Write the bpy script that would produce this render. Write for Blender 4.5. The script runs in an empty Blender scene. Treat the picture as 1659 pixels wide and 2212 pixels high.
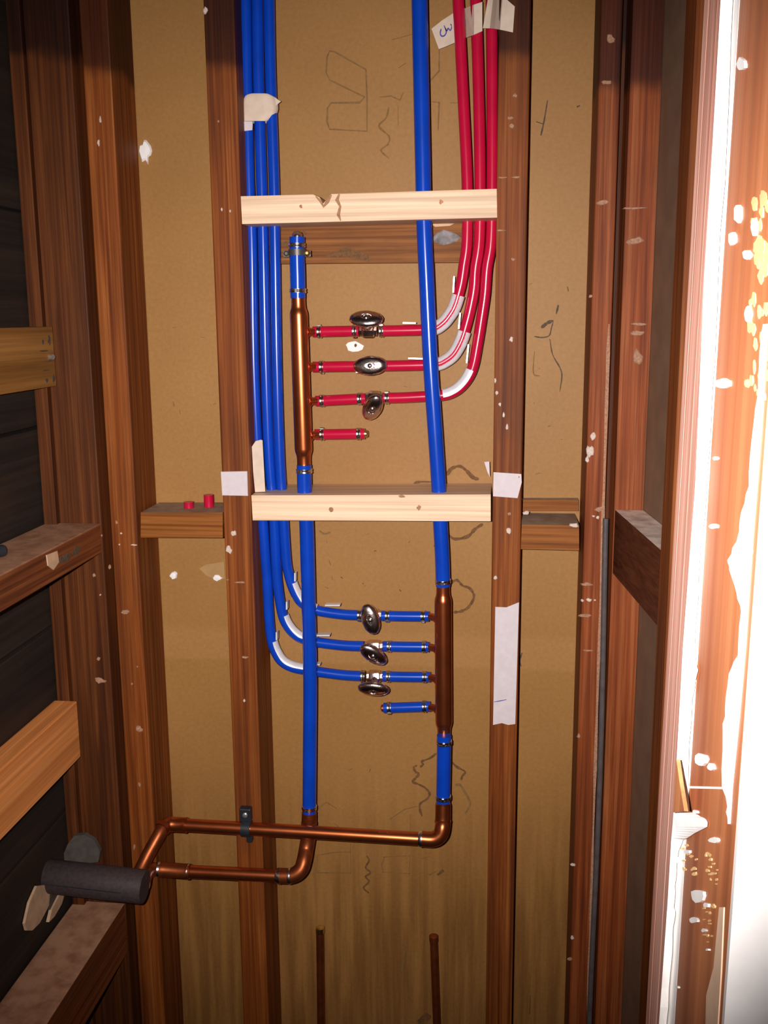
import bpy, bmesh, math, random
from mathutils import Vector

random.seed(7)
SC = bpy.context.scene
COL = SC.collection

# ------------------------------------------------------------------ camera
W, H, F = 1659.0, 2212.0, 2160.0
CAM_Z = 1.5


def unit(a):
    l = math.sqrt(sum(c * c for c in a))
    return [c / l for c in a]


def cross(a, b):
    return [a[1] * b[2] - a[2] * b[1], a[2] * b[0] - a[0] * b[2], a[0] * b[1] - a[1] * b[0]]


# room axes seen from the camera (x right, y down, z ahead)
DEPTH = unit([1090 - W / 2, 680 - H / 2, F])
DOWN = [916 - W / 2, 12120 - H / 2, F]
dd = sum(a * b for a, b in zip(DOWN, DEPTH))
DOWN = unit([a - dd * b for a, b in zip(DOWN, DEPTH)])
SIDE = unit(cross(DOWN, DEPTH))

cam = bpy.data.cameras.new('camera')
cam.sensor_fit = 'VERTICAL'
cam.sensor_height = 36.0
cam.lens = F / H * 36.0
cam.clip_start = 0.02
camo = bpy.data.objects.new('camera', cam)
COL.objects.link(camo)
from mathutils import Matrix
cr = Vector((SIDE[0], DEPTH[0], -DOWN[0]))
cu = -Vector((SIDE[1], DEPTH[1], -DOWN[1]))
cb = -Vector((SIDE[2], DEPTH[2], -DOWN[2]))
camo.matrix_world = Matrix(((cr.x, cu.x, cb.x, 0), (cr.y, cu.y, cb.y, 0), (cr.z, cu.z, cb.z, CAM_Z), (0, 0, 0, 1)))
SC.camera = camo

# ------------------------------------------------------------------ light and exposure
SC.view_settings.view_transform = 'Standard'
SC.view_settings.look = 'None'
SC.view_settings.exposure = 0.0
SC.view_settings.gamma = 1.0
SC.view_settings.use_curve_mapping = False

world = bpy.data.worlds.new('world')
SC.world = world
world.use_nodes = True
world.node_tree.nodes['Background'].inputs[0].default_value = (1.0, 0.62, 0.42, 1)
world.node_tree.nodes['Background'].inputs[1].default_value = 0.012

# the phone's own flash, a hand's breadth beside its lens
fl = bpy.data.lights.new('flash', 'SPOT')
fl.energy = 108.0
fl.color = (1.0, 0.93, 0.91)
fl.spot_size = math.radians(80)
fl.spot_blend = 1.0
fl.shadow_soft_size = 0.006
flo = bpy.data.objects.new('flash', fl)
COL.objects.link(flo)
flo.location = (-0.045, 0.01, CAM_Z + 0.012)
flo.rotation_euler = (Matrix.Rotation(math.radians(1.5), 3, cr) @ camo.matrix_world.to_3x3()).to_euler()


# ------------------------------------------------------------------ measuring helpers
def ray(px, py):
    r = (px - W / 2, py - H / 2, F)
    return (sum(a * b for a, b in zip(r, SIDE)), sum(a * b for a, b in zip(r, DEPTH)), -sum(a * b for a, b in zip(r, DOWN)))


def at(px, py, Y):
    x, d, z = ray(px, py)
    return Vector((x / d * Y, Y, CAM_Z + z / d * Y))


def atx(px, py, X):
    x, d, z = ray(px, py)
    return Vector((X, d / x * X, CAM_Z + z / x * X))


# ------------------------------------------------------------------ materials
def new_mat(name):
    m = bpy.data.materials.new(name)
    m.use_nodes = True
    nt = m.node_tree
    b = nt.nodes['Principled BSDF']
    return m, nt, b


def mix(nt, kind, fac, a, b):
    n = nt.nodes.new('ShaderNodeMix')
    n.data_type = 'RGBA'
    n.blend_type = kind
    for sock, v in ((n.inputs[0], fac), (n.inputs[6], a), (n.inputs[7], b)):
        if hasattr(v, 'links') or isinstance(v, bpy.types.NodeSocket):
            nt.links.new(v, sock)
        elif isinstance(v, (int, float)):
            sock.default_value = v
        else:
            sock.default_value = (*v, 1)
    return n.outputs[2]


def ramp(nt, src, stops):
    n = nt.nodes.new('ShaderNodeValToRGB')
    nt.links.new(src, n.inputs[0])
    while len(n.color_ramp.elements) < len(stops):
        n.color_ramp.elements.new(0.5)
    for e, (p, c) in zip(n.color_ramp.elements, stops):
        e.position = p
        e.color = (*c, 1) if len(c) == 3 else c
    return n.outputs[0]


def coords(nt, scale, jitter=True):
    tc = nt.nodes.new('ShaderNodeTexCoord')
    mp = nt.nodes.new('ShaderNodeMapping')
    mp.inputs['Scale'].default_value = scale
    if jitter:
        oi = nt.nodes.new('ShaderNodeObjectInfo')
        ml = nt.nodes.new('ShaderNodeMath')
        ml.operation = 'MULTIPLY'
        ml.inputs[1].default_value = 37.0
        nt.links.new(oi.outputs['Random'], ml.inputs[0])
        nt.links.new(ml.outputs[0], mp.inputs['Location'])
    nt.links.new(tc.outputs['Object'], mp.inputs[0])
    return mp.outputs[0], tc


def noise(nt, vec, scale, detail=4, rough=0.55, dist=0.0):
    n = nt.nodes.new('ShaderNodeTexNoise')
    n.inputs['Scale'].default_value = scale
    n.inputs['Detail'].default_value = detail
    n.inputs['Roughness'].default_value = rough
    n.inputs['Distortion'].default_value = dist
    nt.links.new(vec, n.inputs['Vector'])
    return n.outputs[0]


def bump(nt, b, h, strength, dist=0.001):
    n = nt.nodes.new('ShaderNodeBump')
    n.inputs['Strength'].default_value = strength
    n.inputs['Distance'].default_value = dist
    nt.links.new(h, n.inputs['Height'])
    nt.links.new(n.outputs[0], b.inputs['Normal'])


def zline(nt, tc, z, soft, wob):
    """0 below the height z, 1 above it, with a wandering soft edge"""
    sp = nt.nodes.new('ShaderNodeSeparateXYZ')
    nt.links.new(tc.outputs['Object'], sp.inputs[0])
    nz = noise(nt, tc.outputs['Object'], 14.0, 3)
    a = nt.nodes.new('ShaderNodeMath')
    a.operation = 'MULTIPLY_ADD'
    nt.links.new(nz, a.inputs[0])
    a.inputs[1].default_value = wob
    nt.links.new(sp.outputs[2], a.inputs[2])
    mr = nt.nodes.new('ShaderNodeMapRange')
    mr.interpolation_type = 'SMOOTHSTEP'
    nt.links.new(a.outputs[0], mr.inputs[0])
    mr.inputs[1].default_value = z - soft + wob * 0.5
    mr.inputs[2].default_value = z + soft + wob * 0.5
    return mr.outputs[0]


def wood(name, dark, mid, light, axis='Z', grain=115.0, rough=0.6, blotch=0.45, blotch_col=(0.03, 0.012, 0.006),
         ghost_z=None, spec=0.35, dust=None):
    m, nt, b = new_mat(name)
    k = 0.016
    sc = {'X': (k, 1, 1), 'Y': (1, k, 1), 'Z': (1, 1, k)}[axis]
    v, tc = coords(nt, sc)
    g = noise(nt, v, grain, 6, 0.62, 0.6)
    g2 = noise(nt, v, grain * 3.2, 3, 0.6)
    col = ramp(nt, g, [(0.3, dark), (0.5, mid), (0.72, light)])
    fine = ramp(nt, g2, [(0.35, (0.66, 0.62, 0.58)), (0.65, (1.12, 1.12, 1.12))])
    col = mix(nt, 'MULTIPLY', 0.8, col, fine)
    sc2 = {'X': (0.3, 1, 1), 'Y': (1, 0.3, 1), 'Z': (1, 1, 0.3)}[axis]
    v2, _ = coords(nt, sc2)
    bl = ramp(nt, noise(nt, v2, 11.0, 5, 0.6), [(0.45, (0, 0, 0)), (0.75, (1, 1, 1))])
    bf = nt.nodes.new('ShaderNodeMath')
    bf.operation = 'MULTIPLY'
    bf.inputs[1].default_value = blotch
    nt.links.new(bl, bf.inputs[0])
    col = mix(nt, 'MIX', bf.outputs[0], col, blotch_col)
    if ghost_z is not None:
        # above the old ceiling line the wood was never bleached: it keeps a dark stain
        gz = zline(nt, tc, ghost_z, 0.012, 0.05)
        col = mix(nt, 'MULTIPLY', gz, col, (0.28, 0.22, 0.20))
    if dust is not None:
        # settled dust lies on faces that look up
        ge = nt.nodes.new('ShaderNodeNewGeometry')
        sp = nt.nodes.new('ShaderNodeSeparateXYZ')
        nt.links.new(ge.outputs['Normal'], sp.inputs[0])
        dn = noise(nt, tc.outputs['Object'], 40.0, 4)
        mu = nt.nodes.new('ShaderNodeMath')
        mu.operation = 'MULTIPLY'
        nt.links.new(sp.outputs[2], mu.inputs[0])
        nt.links.new(ramp(nt, dn, [(0.3, (0.45,) * 3), (0.6, (1.0,) * 3)]), mu.inputs[1])
        mu.use_clamp = True
        col = mix(nt, 'MIX', mu.outputs[0], col, dust)
    nt.links.new(col, b.inputs['Base Color'])
    b.inputs['Roughness'].default_value = rough
    b.inputs['Specular IOR Level'].default_value = spec
    bump(nt, b, g2, 0.35)
    return m


def plain(name, col, rough=0.5, metal=0.0, spec=0.5, var=0.0, vscale=60.0, bmp=0.0, coat=0.0):
    m, nt, b = new_mat(name)
    b.inputs['Roughness'].default_value = rough
    b.inputs['Metallic'].default_value = metal
    b.inputs['Specular IOR Level'].default_value = spec
    b.inputs['Coat Weight'].default_value = coat
    v, tc = coords(nt, (1, 1, 1))
    n = noise(nt, v, vscale, 4)
    lo = tuple(c * (1 - var) for c in col)
    hi = tuple(min(1, c * (1 + var)) for c in col)
    nt.links.new(ramp(nt, n, [(0.3, lo), (0.7, hi)]), b.inputs['Base Color'])
    if bmp:
        bump(nt, b, n, bmp)
    return m


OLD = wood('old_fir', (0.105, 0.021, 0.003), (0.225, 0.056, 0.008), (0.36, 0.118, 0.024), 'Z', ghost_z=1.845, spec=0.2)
OLDX = wood('old_fir_across', (0.15, 0.040, 0.006), (0.27, 0.088, 0.014), (0.35, 0.125, 0.028), 'X', blotch=.25, spec=0.2, dust=(0.40, 0.32, 0.24))
OLDY = wood('old_fir_inward', (0.10, 0.024, 0.008), (0.21, 0.058, 0.016), (0.30, 0.10, 0.03), 'Y', spec=0.2, dust=(0.50, 0.27, 0.16))
DUSTY = wood('dusty_old_fir', (0.07, 0.015, 0.005), (0.14, 0.035, 0.011), (0.2, 0.06, 0.02), 'Y', spec=0.2, dust=(0.95, 0.80, 0.68))
WEATHER = wood('weathered_old_board', (0.10, 0.03, 0.008), (0.25, 0.088, 0.018), (0.36, 0.15, 0.036), 'X', blotch=0.8, spec=.2)
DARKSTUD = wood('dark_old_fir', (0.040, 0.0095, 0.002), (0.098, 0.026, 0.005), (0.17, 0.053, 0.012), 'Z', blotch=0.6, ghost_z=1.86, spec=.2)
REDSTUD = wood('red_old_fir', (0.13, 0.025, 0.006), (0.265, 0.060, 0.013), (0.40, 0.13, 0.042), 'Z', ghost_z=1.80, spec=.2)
FRESH = wood('fresh_pine', (0.76, 0.50, 0.30), (0.88, 0.62, 0.41), (0.94, 0.71, 0.50), 'X', grain=45, blotch=0.10,
             blotch_col=(0.55, 0.28, 0.12), rough=0.55)
FRESHY = wood('fresh_pine_inward', (0.74, 0.26, 0.070), (0.92, 0.35, 0.10), (0.95, 0.42, 0.15), 'Y', grain=45, blotch=0.18,
              blotch_col=(0.5, 0.2, 0.06), rough=0.55)
YELLOWY = wood('yellowed_pine', (0.22, 0.092, 0.020), (0.30, 0.135, 0.030), (0.38, 0.18, 0.048), 'Y', grain=55, blotch=0.25,
               blotch_col=(0.2, 0.08, 0.03))
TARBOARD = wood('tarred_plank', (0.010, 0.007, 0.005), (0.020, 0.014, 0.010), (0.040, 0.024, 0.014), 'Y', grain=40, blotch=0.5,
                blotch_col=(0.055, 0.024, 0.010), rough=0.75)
JAMBWOOD = wood('jamb_fir', (0.40, 0.115, 0.038), (0.56, 0.20, 0.075), (0.68, 0.29, 0.12), 'Z', grain=22, blotch=0.35,
                blotch_col=(0.20, 0.055, 0.02))
LATHWOOD = wood('ridged_lath', (0.42, 0.18, 0.125), (0.66, 0.33, 0.25), (0.82, 0.50, 0.40), 'Z', grain=90, blotch=0.12,
                blotch_col=(0.16, 0.06, 0.03))
CHIP = plain('raw_splinter', (0.62, 0.40, 0.24), 0.7, var=0.15)
DARKGRAIN = plain('knot_wood', (0.36, 0.17, 0.07), 0.6, var=0.3, vscale=300)
KNOT = plain('knot_heart', (0.50, 0.19, 0.07), 0.6, var=0.3, vscale=300)

BLUE = plain('blue_plastic_pipe', (0.003, 0.052, 0.46), 0.21, spec=0.6, var=0.10, vscale=25)
RED = plain('red_plastic_pipe', (0.52, 0.006, 0.042), 0.21, spec=0.6, var=0.08, vscale=25)
COPPER = plain('copper', (0.56, 0.145, 0.048), 0.30, metal=0.95, var=0.12, vscale=30)
COPPER_D = plain('dull_copper', (0.34, 0.085, 0.026), 0.42, metal=0.85, var=0.3, vscale=50)
SOLDER = plain('solder', (0.80, 0.76, 0.74), 0.25, metal=1.0, var=0.1)
STEEL = plain('stainless_ring', (0.72, 0.70, 0.68), 0.22, metal=1.0, var=0.1, vscale=200)
ZINC = plain('galvanised_steel', (0.95, 0.92, 0.95), 0.36, metal=0.35, var=0.06, vscale=120)
CHROME = plain('chrome', (0.78, 0.64, 0.60), 0.21, metal=1.0, var=0.05, vscale=230, bmp=0.3)
BRASS = plain('brass', (0.85, 0.60, 0.25), 0.3, metal=1.0)
BLACKP = plain('black_plastic', (0.018, 0.022, 0.028), 0.4, var=0.2)
FOAM = plain('black_foam', (0.052, 0.036, 0.037), 0.65, spec=0.35, var=0.25, vscale=200, bmp=0.3)
PAPER = plain('white_paper_tape', (0.66, 0.585, 0.60), 0.75, var=0.05, vscale=90, bmp=0.15)
MASK = plain('masking_tape', (0.70, 0.56, 0.44), 0.7, var=0.08, vscale=70, bmp=0.25)
PLASTER = plain('old_plaster', (0.92, 0.89, 0.86), 0.85, var=0.05, vscale=40, bmp=0.4)
PALEWOOD = plain('pale_split_wood', (0.90, 0.62, 0.42), 0.7, var=0.1)
LIMEDUST = plain('yellow_lime_dust', (0.86, 0.56, 0.24), 0.8, var=0.12, vscale=80)
PLASTER_SPOT = plain('plaster_crumbs', (0.62, 0.50, 0.42), 0.8, var=0.2, vscale=400)
PLASTER_DIM = plain('worn_plaster_trace', (0.38, 0.20, 0.12), 0.8, var=0.3, vscale=400)
INK = plain('blue_ink', (0.05, 0.05, 0.35), 0.6)
STAIN = plain('dark_glue_stain', (0.155, 0.068, 0.020), 0.8, var=0.35, vscale=250)
FAINT = plain('faint_print_line', (0.225, 0.118, 0.034), 0.8, var=0.2, vscale=250)
SCUFF = plain('grey_scuff', (0.10, 0.060, 0.035), 0.8, var=0.4, vscale=250)
DULLGREY = plain('dull_grey_fibre', (0.085, 0.070, 0.058), 0.8, var=0.3, vscale=60)
GREYPAINT = plain('grey_paint_patch', (0.22, 0.20, 0.20), 0.7, var=0.5, vscale=90)
CABLE = plain('grey_cable_sheath', (0.10, 0.085, 0.085), 0.35, var=0.2)
NAIL = plain('nail_steel', (0.55, 0.55, 0.52), 0.35, metal=0.8)
FLOORM = wood('old_floor', (0.06, 0.025, 0.01), (0.12, 0.05, 0.02), (0.18, 0.08, 0.03), 'X', grain=30)


def hardboard():
    m, nt, b = new_mat('tan_hardboard')
    v, tc = coords(nt, (1, 1, 1), False)
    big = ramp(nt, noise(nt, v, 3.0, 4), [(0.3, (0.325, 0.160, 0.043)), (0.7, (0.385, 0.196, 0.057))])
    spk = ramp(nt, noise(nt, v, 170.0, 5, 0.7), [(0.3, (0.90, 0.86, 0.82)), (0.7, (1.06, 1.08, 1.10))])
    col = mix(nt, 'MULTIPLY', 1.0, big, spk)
    # the lower part is streaked by drips; a paler band crosses above it
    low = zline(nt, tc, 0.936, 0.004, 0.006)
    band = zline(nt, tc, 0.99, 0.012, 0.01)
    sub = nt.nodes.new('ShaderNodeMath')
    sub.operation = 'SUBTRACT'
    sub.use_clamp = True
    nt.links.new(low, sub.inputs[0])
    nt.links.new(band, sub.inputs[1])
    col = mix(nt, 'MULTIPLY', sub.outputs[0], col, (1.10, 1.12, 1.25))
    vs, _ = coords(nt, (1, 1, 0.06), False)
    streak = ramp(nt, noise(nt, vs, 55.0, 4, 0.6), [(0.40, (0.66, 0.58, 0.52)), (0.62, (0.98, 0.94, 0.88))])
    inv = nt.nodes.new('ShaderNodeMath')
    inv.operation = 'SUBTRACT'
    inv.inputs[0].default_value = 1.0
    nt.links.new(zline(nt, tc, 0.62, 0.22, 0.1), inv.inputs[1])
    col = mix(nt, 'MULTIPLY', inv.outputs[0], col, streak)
    nt.links.new(col, b.inputs['Base Color'])
    b.inputs['Roughness'].default_value = 0.55
    b.inputs['Specular IOR Level'].default_value = 0.3
    return m


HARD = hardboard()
GREYBOARD = plain('grey_brown_sheathing', (0.26, 0.15, 0.085), 0.75, var=0.15, vscale=20)
CEIL = plain('bare_ceiling', (0.2, 0.12, 0.07), 0.8, var=0.1)


# ------------------------------------------------------------------ object helpers
def tag(o, label=None, cat=None, group=None, kind=None):
    if label:
        o['label'] = label
    if cat:
        o['category'] = cat
    if group:
        o['group'] = group
    if kind:
        o['kind'] = kind
    return o


WPOS = {}


def thing(name, loc, label, cat, group=None):
    o = bpy.data.objects.new(name, None)
    o.empty_display_size = 0.02
    COL.objects.link(o)
    o.location = loc
    WPOS[o.name] = Vector(loc)
    return tag(o, label, cat, group)


def mk(name, vf, mat, parent=None, smooth=False, origin=None):
    verts, faces = vf
    if origin is None:
        xs, ys, zs = zip(*[(v[0], v[1], v[2]) for v in verts])
        origin = Vector(((min(xs) + max(xs)) / 2, (min(ys) + max(ys)) / 2, min(zs)))
    me = bpy.data.meshes.new(name)
    me.from_pydata([tuple(Vector(v) - origin) for v in verts], [], faces)
    bm = bmesh.new()
    bm.from_mesh(me)
    bmesh.ops.recalc_face_normals(bm, faces=bm.faces)
    bm.to_mesh(me)
    bm.free()
    me.materials.append(mat)
    if smooth:
        for p in me.polygons:
            p.use_smooth = True
        try:
            me.set_sharp_from_angle(angle=math.radians(42))
        except Exception:
            pass
    o = bpy.data.objects.new(name, me)
    COL.objects.link(o)
    WPOS[o.name] = Vector(origin)
    if parent is not None:
        o.parent = parent
        o.location = Vector(origin) - WPOS[parent.name]
    else:
        o.location = origin
    return o


def join(*vfs):
    V, Fs = [], []
    for v, f in vfs:
        n = len(V)
        V += [Vector(p) for p in v]
        Fs += [[i + n for i in q] for q in f]
    return V, Fs


def boxv(x0, x1, y0, y1, z0, z1, bev=0.0015):
    bm = bmesh.new()
    bmesh.ops.create_cube(bm, size=1.0)
    for v in bm.verts:
        v.co = Vector((x0 + (v.co.x + .5) * (x1 - x0), y0 + (v.co.y + .5) * (y1 - y0), z0 + (v.co.z + .5) * (z1 - z0)))
    if bev:
        bmesh.ops.bevel(bm, geom=bm.edges[:], offset=bev, segments=2, affect='EDGES', profile=0.5)
    bm.verts.index_update()
    r = ([v.co.copy() for v in bm.verts], [[v.index for v in f.verts] for f in bm.faces])
    bm.free()
    return r


def prism(poly, offset):
    """polygon (3-D points) extruded by a vector"""
    n = len(poly)
    off = Vector(offset)
    V = [Vector(p) for p in poly] + [Vector(p) + off for p in poly]
    Fs = [list(range(n)), list(range(2 * n - 1, n - 1, -1))]
    for i in range(n):
        j = (i + 1) % n
        Fs.append([i, j, n + j, n + i])
    return V, Fs


def catmull(pts, sub=6):
    pts = [Vector(p) for p in pts]
    if len(pts) < 3:
        return pts
    out = []
    P = [pts[0] * 2 - pts[1]] + pts + [pts[-1] * 2 - pts[-2]]
    for i in range(1, len(P) - 2):
        a, b, c, d = P[i - 1:i + 3]
        for s in range(sub):
            t = s / sub
            out.append(0.5 * ((2 * b) + (c - a) * t + (2 * a - 5 * b + 4 * c - d) * t * t + (3 * b - a - 3 * c + d) * t ** 3))
    out.append(pts[-1])
    return out


def frames(pts):
    n = len(pts)
    T = []
    for i in range(n):
        a, b = pts[max(i - 1, 0)], pts[min(i + 1, n - 1)]
        T.append((b - a).normalized())
    ref = Vector((0, -1, 0))
    if abs(T[0].dot(ref)) > 0.9:
        ref = Vector((0, 0, 1))
    N = []
    u = (ref - T[0] * ref.dot(T[0])).normalized()
    for t in T:
        u = (u - t * u.dot(t)).normalized()
        N.append((t, u.copy(), t.cross(u)))
    return N


def tube(pts, r, seg=20, cap=True):
    pts = [Vector(p) for p in pts]
    rs = r if isinstance(r, (list, tuple)) else [r] * len(pts)
    V, Fs = [], []
    for p, (t, u, w), rr in zip(pts, frames(pts), rs):
        for k in range(seg):
            a = 2 * math.pi * k / seg
            V.append(p + (u * math.cos(a) + w * math.sin(a)) * rr)
    for i in range(len(pts) - 1):
        for k in range(seg):
            k2 = (k + 1) % seg
            Fs.append([i * seg + k, i * seg + k2, (i + 1) * seg + k2, (i + 1) * seg + k])
    if cap:
        Fs.append(list(range(seg))[::-1])
        m = (len(pts) - 1) * seg
        Fs.append([m + k for k in range(seg)])
    return V, Fs


def lathe(a, b, prof, seg=28):
    """revolve (fraction, radius) pairs round the line a-b"""
    a, b = Vector(a), Vector(b)
    d = b - a
    t = d.normalized()
    ref = Vector((0, -1, 0)) if abs(t.y) < 0.9 else Vector((0, 0, 1))
    u = (ref - t * ref.dot(t)).normalized()
    w = t.cross(u)
    V, Fs = [], []
    for f, r in prof:
        for k in range(seg):
            an = 2 * math.pi * k / seg
            V.append(a + d * f + (u * math.cos(an) + w * math.sin(an)) * r)
    for i in range(len(prof) - 1):
        for k in range(seg):
            k2 = (k + 1) % seg
            Fs.append([i * seg + k, i * seg + k2, (i + 1) * seg + k2, (i + 1) * seg + k])
    Fs.append(list(range(seg))[::-1])
    m = (len(prof) - 1) * seg
    Fs.append([m + k for k in range(seg)])
    return V, Fs


def channel(pts, r, th, a0, a1, seg=22):
    """an open C section swept along a path; angles (degrees) are counted from the front (-Y) towards t x front"""
    pts = [Vector(p) for p in pts]
    V, Fs = [], []
    n = len(pts)
    m = seg + 1
    for i, p in enumerate(pts):
        a, b = pts[max(i - 1, 0)], pts[min(i + 1, n - 1)]
        t = (b - a).normalized()
        u = Vector((0, -1, 0))
        u = (u - t * u.dot(t)).normalized()
        w = t.cross(u)
        for rr in (r, r + th):
            for k in range(m):
                an = math.radians(a0 + (a1 - a0) * k / seg)
                V.append(p + (u * math.cos(an) + w * math.sin(an)) * rr)
    st = 2 * m
    for i in range(n - 1):
        for k in range(seg):
            for o in (0, m):
                q = [i * st + o + k, i * st + o + k + 1, (i + 1) * st + o + k + 1, (i + 1) * st + o + k]
                Fs.append(q)
        for k in (0, seg):
            Fs.append([i * st + k, (i + 1) * st + k, (i + 1) * st + m + k, i * st + m + k])
    for i in (0, n - 1):
        for k in range(seg):
            Fs.append([i * st + k, i * st + k + 1, i * st + m + k + 1, i * st + m + k])
    return V, Fs


def ribbon(pts, width, normal=(0, -1, 0), wob=0.35, th=0.0006):
    pts = [Vector(p) for p in pts]
    nrm = Vector(normal)
    V, Fs = [], []
    n = len(pts)
    for i, p in enumerate(pts):
        a, b = pts[max(i - 1, 0)], pts[min(i + 1, n - 1)]
        t = (b - a).normalized()
        s = t.cross(nrm).normalized()
        taper = 0.45 if i in (0, n - 1) else 1.0
        ww = width * taper * (1 + random.uniform(-wob, wob)) / 2
        for q in (p - s * ww, p + s * ww):
            V.append(q)
            V.append(q + nrm * th)
    for i in range(n - 1):
        a, b = i * 4, i * 4 + 4
        Fs += [[a + 1, a + 3, b + 3, b + 1], [a, a + 1, b + 1, b], [a + 3, a + 2, b + 2, b + 3], [a + 2, a, b, b + 2]]
    Fs += [[0, 2, 3, 1], [4 * n - 4, 4 * n - 3, 4 * n - 1, 4 * n - 2]]
    return V, Fs


def blob(c, hw, hh, normal='-Y', th=0.0014, n=11, jag=0.3):
    """a low crumb of plaster or glue lying on a face"""
    c = Vector(c)
    ex, ez, nn = {'-Y': (Vector((1, 0, 0)), Vector((0, 0, 1)), Vector((0, -1, 0))),
                  '-X': (Vector((0, 1, 0)), Vector((0, 0, 1)), Vector((-1, 0, 0))),
                  '+X': (Vector((0, 1, 0)), Vector((0, 0, 1)), Vector((1, 0, 0)))}[normal]
    V, Fs = [], []
    rad = [1 + random.uniform(-jag, jag) for _ in range(n)]
    for s, h in ((1.0, -0.0004), (0.8, th * 0.8)):
        for k in range(n):
            a = 2 * math.pi * k / n
            V.append(c + (ex * math.cos(a) * hw + ez * math.sin(a) * hh) * rad[k] * s + nn * h)
    V.append(c + nn * th)
    for k in range(n):
        j = (k + 1) % n
        Fs.append([k, j, n + j, n + k])
        Fs.append([n + k, n + j, 2 * n])
    Fs.append(list(range(n))[::-1])
    return V, Fs


def drill(o, holes):
    """real holes through a block; each is (a, b, radius)"""
    me2 = bpy.data.meshes.new('drill')
    base = WPOS[o.name]
    V, Fs = join(*[tube([a, b], r, 20) for a, b, r in holes])
    me2.from_pydata([tuple(v - base) for v in V], [], Fs)
    bm = bmesh.new()
    bm.from_mesh(me2)
    bmesh.ops.recalc_face_normals(bm, faces=bm.faces)
    bm.to_mesh(me2)
    bm.free()
    co = bpy.data.objects.new('drill', me2)
    co.location = o.location
    COL.objects.link(co)
    md = o.modifiers.new('holes', 'BOOLEAN')
    md.operation = 'DIFFERENCE'
    md.object = co
    md.solver = 'EXACT'
    bpy.context.view_layer.update()
    dg = bpy.context.evaluated_depsgraph_get()
    nm = bpy.data.meshes.new_from_object(o.evaluated_get(dg))
    o.modifiers.clear()
    o.data = nm
    bpy.data.objects.remove(co)


# ------------------------------------------------------------------ the setting
YF, YB = 1.46, 1.555           # front face of the studs, face of the hardboard behind them
XL, XLS = -0.690, -0.604       # boards of the left wall, room side of its studs
ZT = 2.62

floor = tag(mk('floor', boxv(-1.2, 1.4, -0.6, 1.7, -0.04, 0.0, 0), FLOORM), kind='structure')
tag(mk('ceiling', boxv(-1.2, 1.4, -0.6, 1.7, ZT, ZT + 0.04, 0), CEIL), kind='structure')

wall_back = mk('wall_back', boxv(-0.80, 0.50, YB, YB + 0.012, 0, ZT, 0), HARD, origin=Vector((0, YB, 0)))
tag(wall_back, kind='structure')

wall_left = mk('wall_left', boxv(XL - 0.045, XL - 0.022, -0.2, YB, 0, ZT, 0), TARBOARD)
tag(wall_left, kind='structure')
z = CAM_Z - 0.16 - 0.31 * 4
z = z - 0.31 + 0.0
while z < ZT:
    z0, z1 = max(z, 0.001) + 0.0025, min(z + 0.31, ZT) - 0.0025
    if z1 - z0 > 0.02:
        dx = random.uniform(0, 0.002)
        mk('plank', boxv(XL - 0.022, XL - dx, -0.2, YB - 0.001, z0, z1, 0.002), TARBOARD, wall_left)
    z += 0.31


# right wall: leans out a little towards the viewer
def xr(Y):
    return 0.163 + 0.108 * (1.46 - Y)


def slab_r(y0, y1, d0, d1, z0, z1):
    P = [(xr(y0) + d0, y0), (xr(y1) + d0, y1), (xr(y1) + d1, y1), (xr(y0) + d1, y0)]
    return prism([(x, y, z0) for x, y in P], (0, 0, z1 - z0))


wall_right = mk('wall_right', slab_r(0.62, YB, 0.042, 0.056, 0, ZT), GREYBOARD)
tag(wall_right, kind='structure')


# near wall with the cut opening: the jamb leans by half a degree
def xj(zz):
    return 0.102 + 0.008 * (zz - CAM_Z + 0.18)


def jambslab(y0, y1, x0off, xfar, z0, z1):
    P = [(xj(z0) + x0off, y0, z0), (xfar, y0, z0), (xfar, y0, z1), (xj(z1) + x0off, y0, z1)]
    return prism(P, (0, y1 - y0, 0))


wall_front = mk('wall_front', jambslab(0.4045, 0.4085, 0.0, 1.2, 0, ZT), PLASTER)
tag(wall_front, kind='structure')


# ------------------------------------------------------------------ studs
def spots(parent, lst, Y, mat=None):
    for s in lst:
        px, py, w, h = s[:4]
        m = s[4] if len(s) > 4 else (mat or PLASTER_SPOT)
        k = 1 / 1480.0
        mk('plaster_spot', blob(at(px, py, Y), w * k / 2, h * k / 2), m, parent)


def stud(x0, x1, y0, y1, label, mat=OLD, name='wall_stud'):
    t = thing(name, ((x0 + x1) / 2, (y0 + y1) / 2, 0.0), label, 'stud')
    mk('timber', boxv(x0, x1, y0, y1, 0.0, ZT, 0.0022), mat, t, origin=Vector(((x0 + x1) / 2, (y0 + y1) / 2, 0)))
    return t


s1 = stud(-0.6027, -0.5607, YF, YB - 0.001, 'old brown stud in the left corner with two small white flecks on its face')
spots(s1, [(217, 258, 5, 14, PLASTER_SPOT), (213, 308, 6, 16), (252, 1128, 6, 10, PLASTER_DIM), (262, 1152, 5, 5), (290, 1177, 16, 4),
           (270, 1322, 22, 10, PLASTER_DIM), (285, 1477, 6, 7, PLASTER_DIM), (301, 1575, 16, 18, PLASTER_DIM), (300, 1573, 7, 7),
           (258, 1176, 4, 4), (297, 1440, 5, 6, PLASTER_DIM), (302, 1695, 8, 14, PLASTER_DIM), (290, 1830, 6, 16, PLASTER_DIM)], YF)

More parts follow.
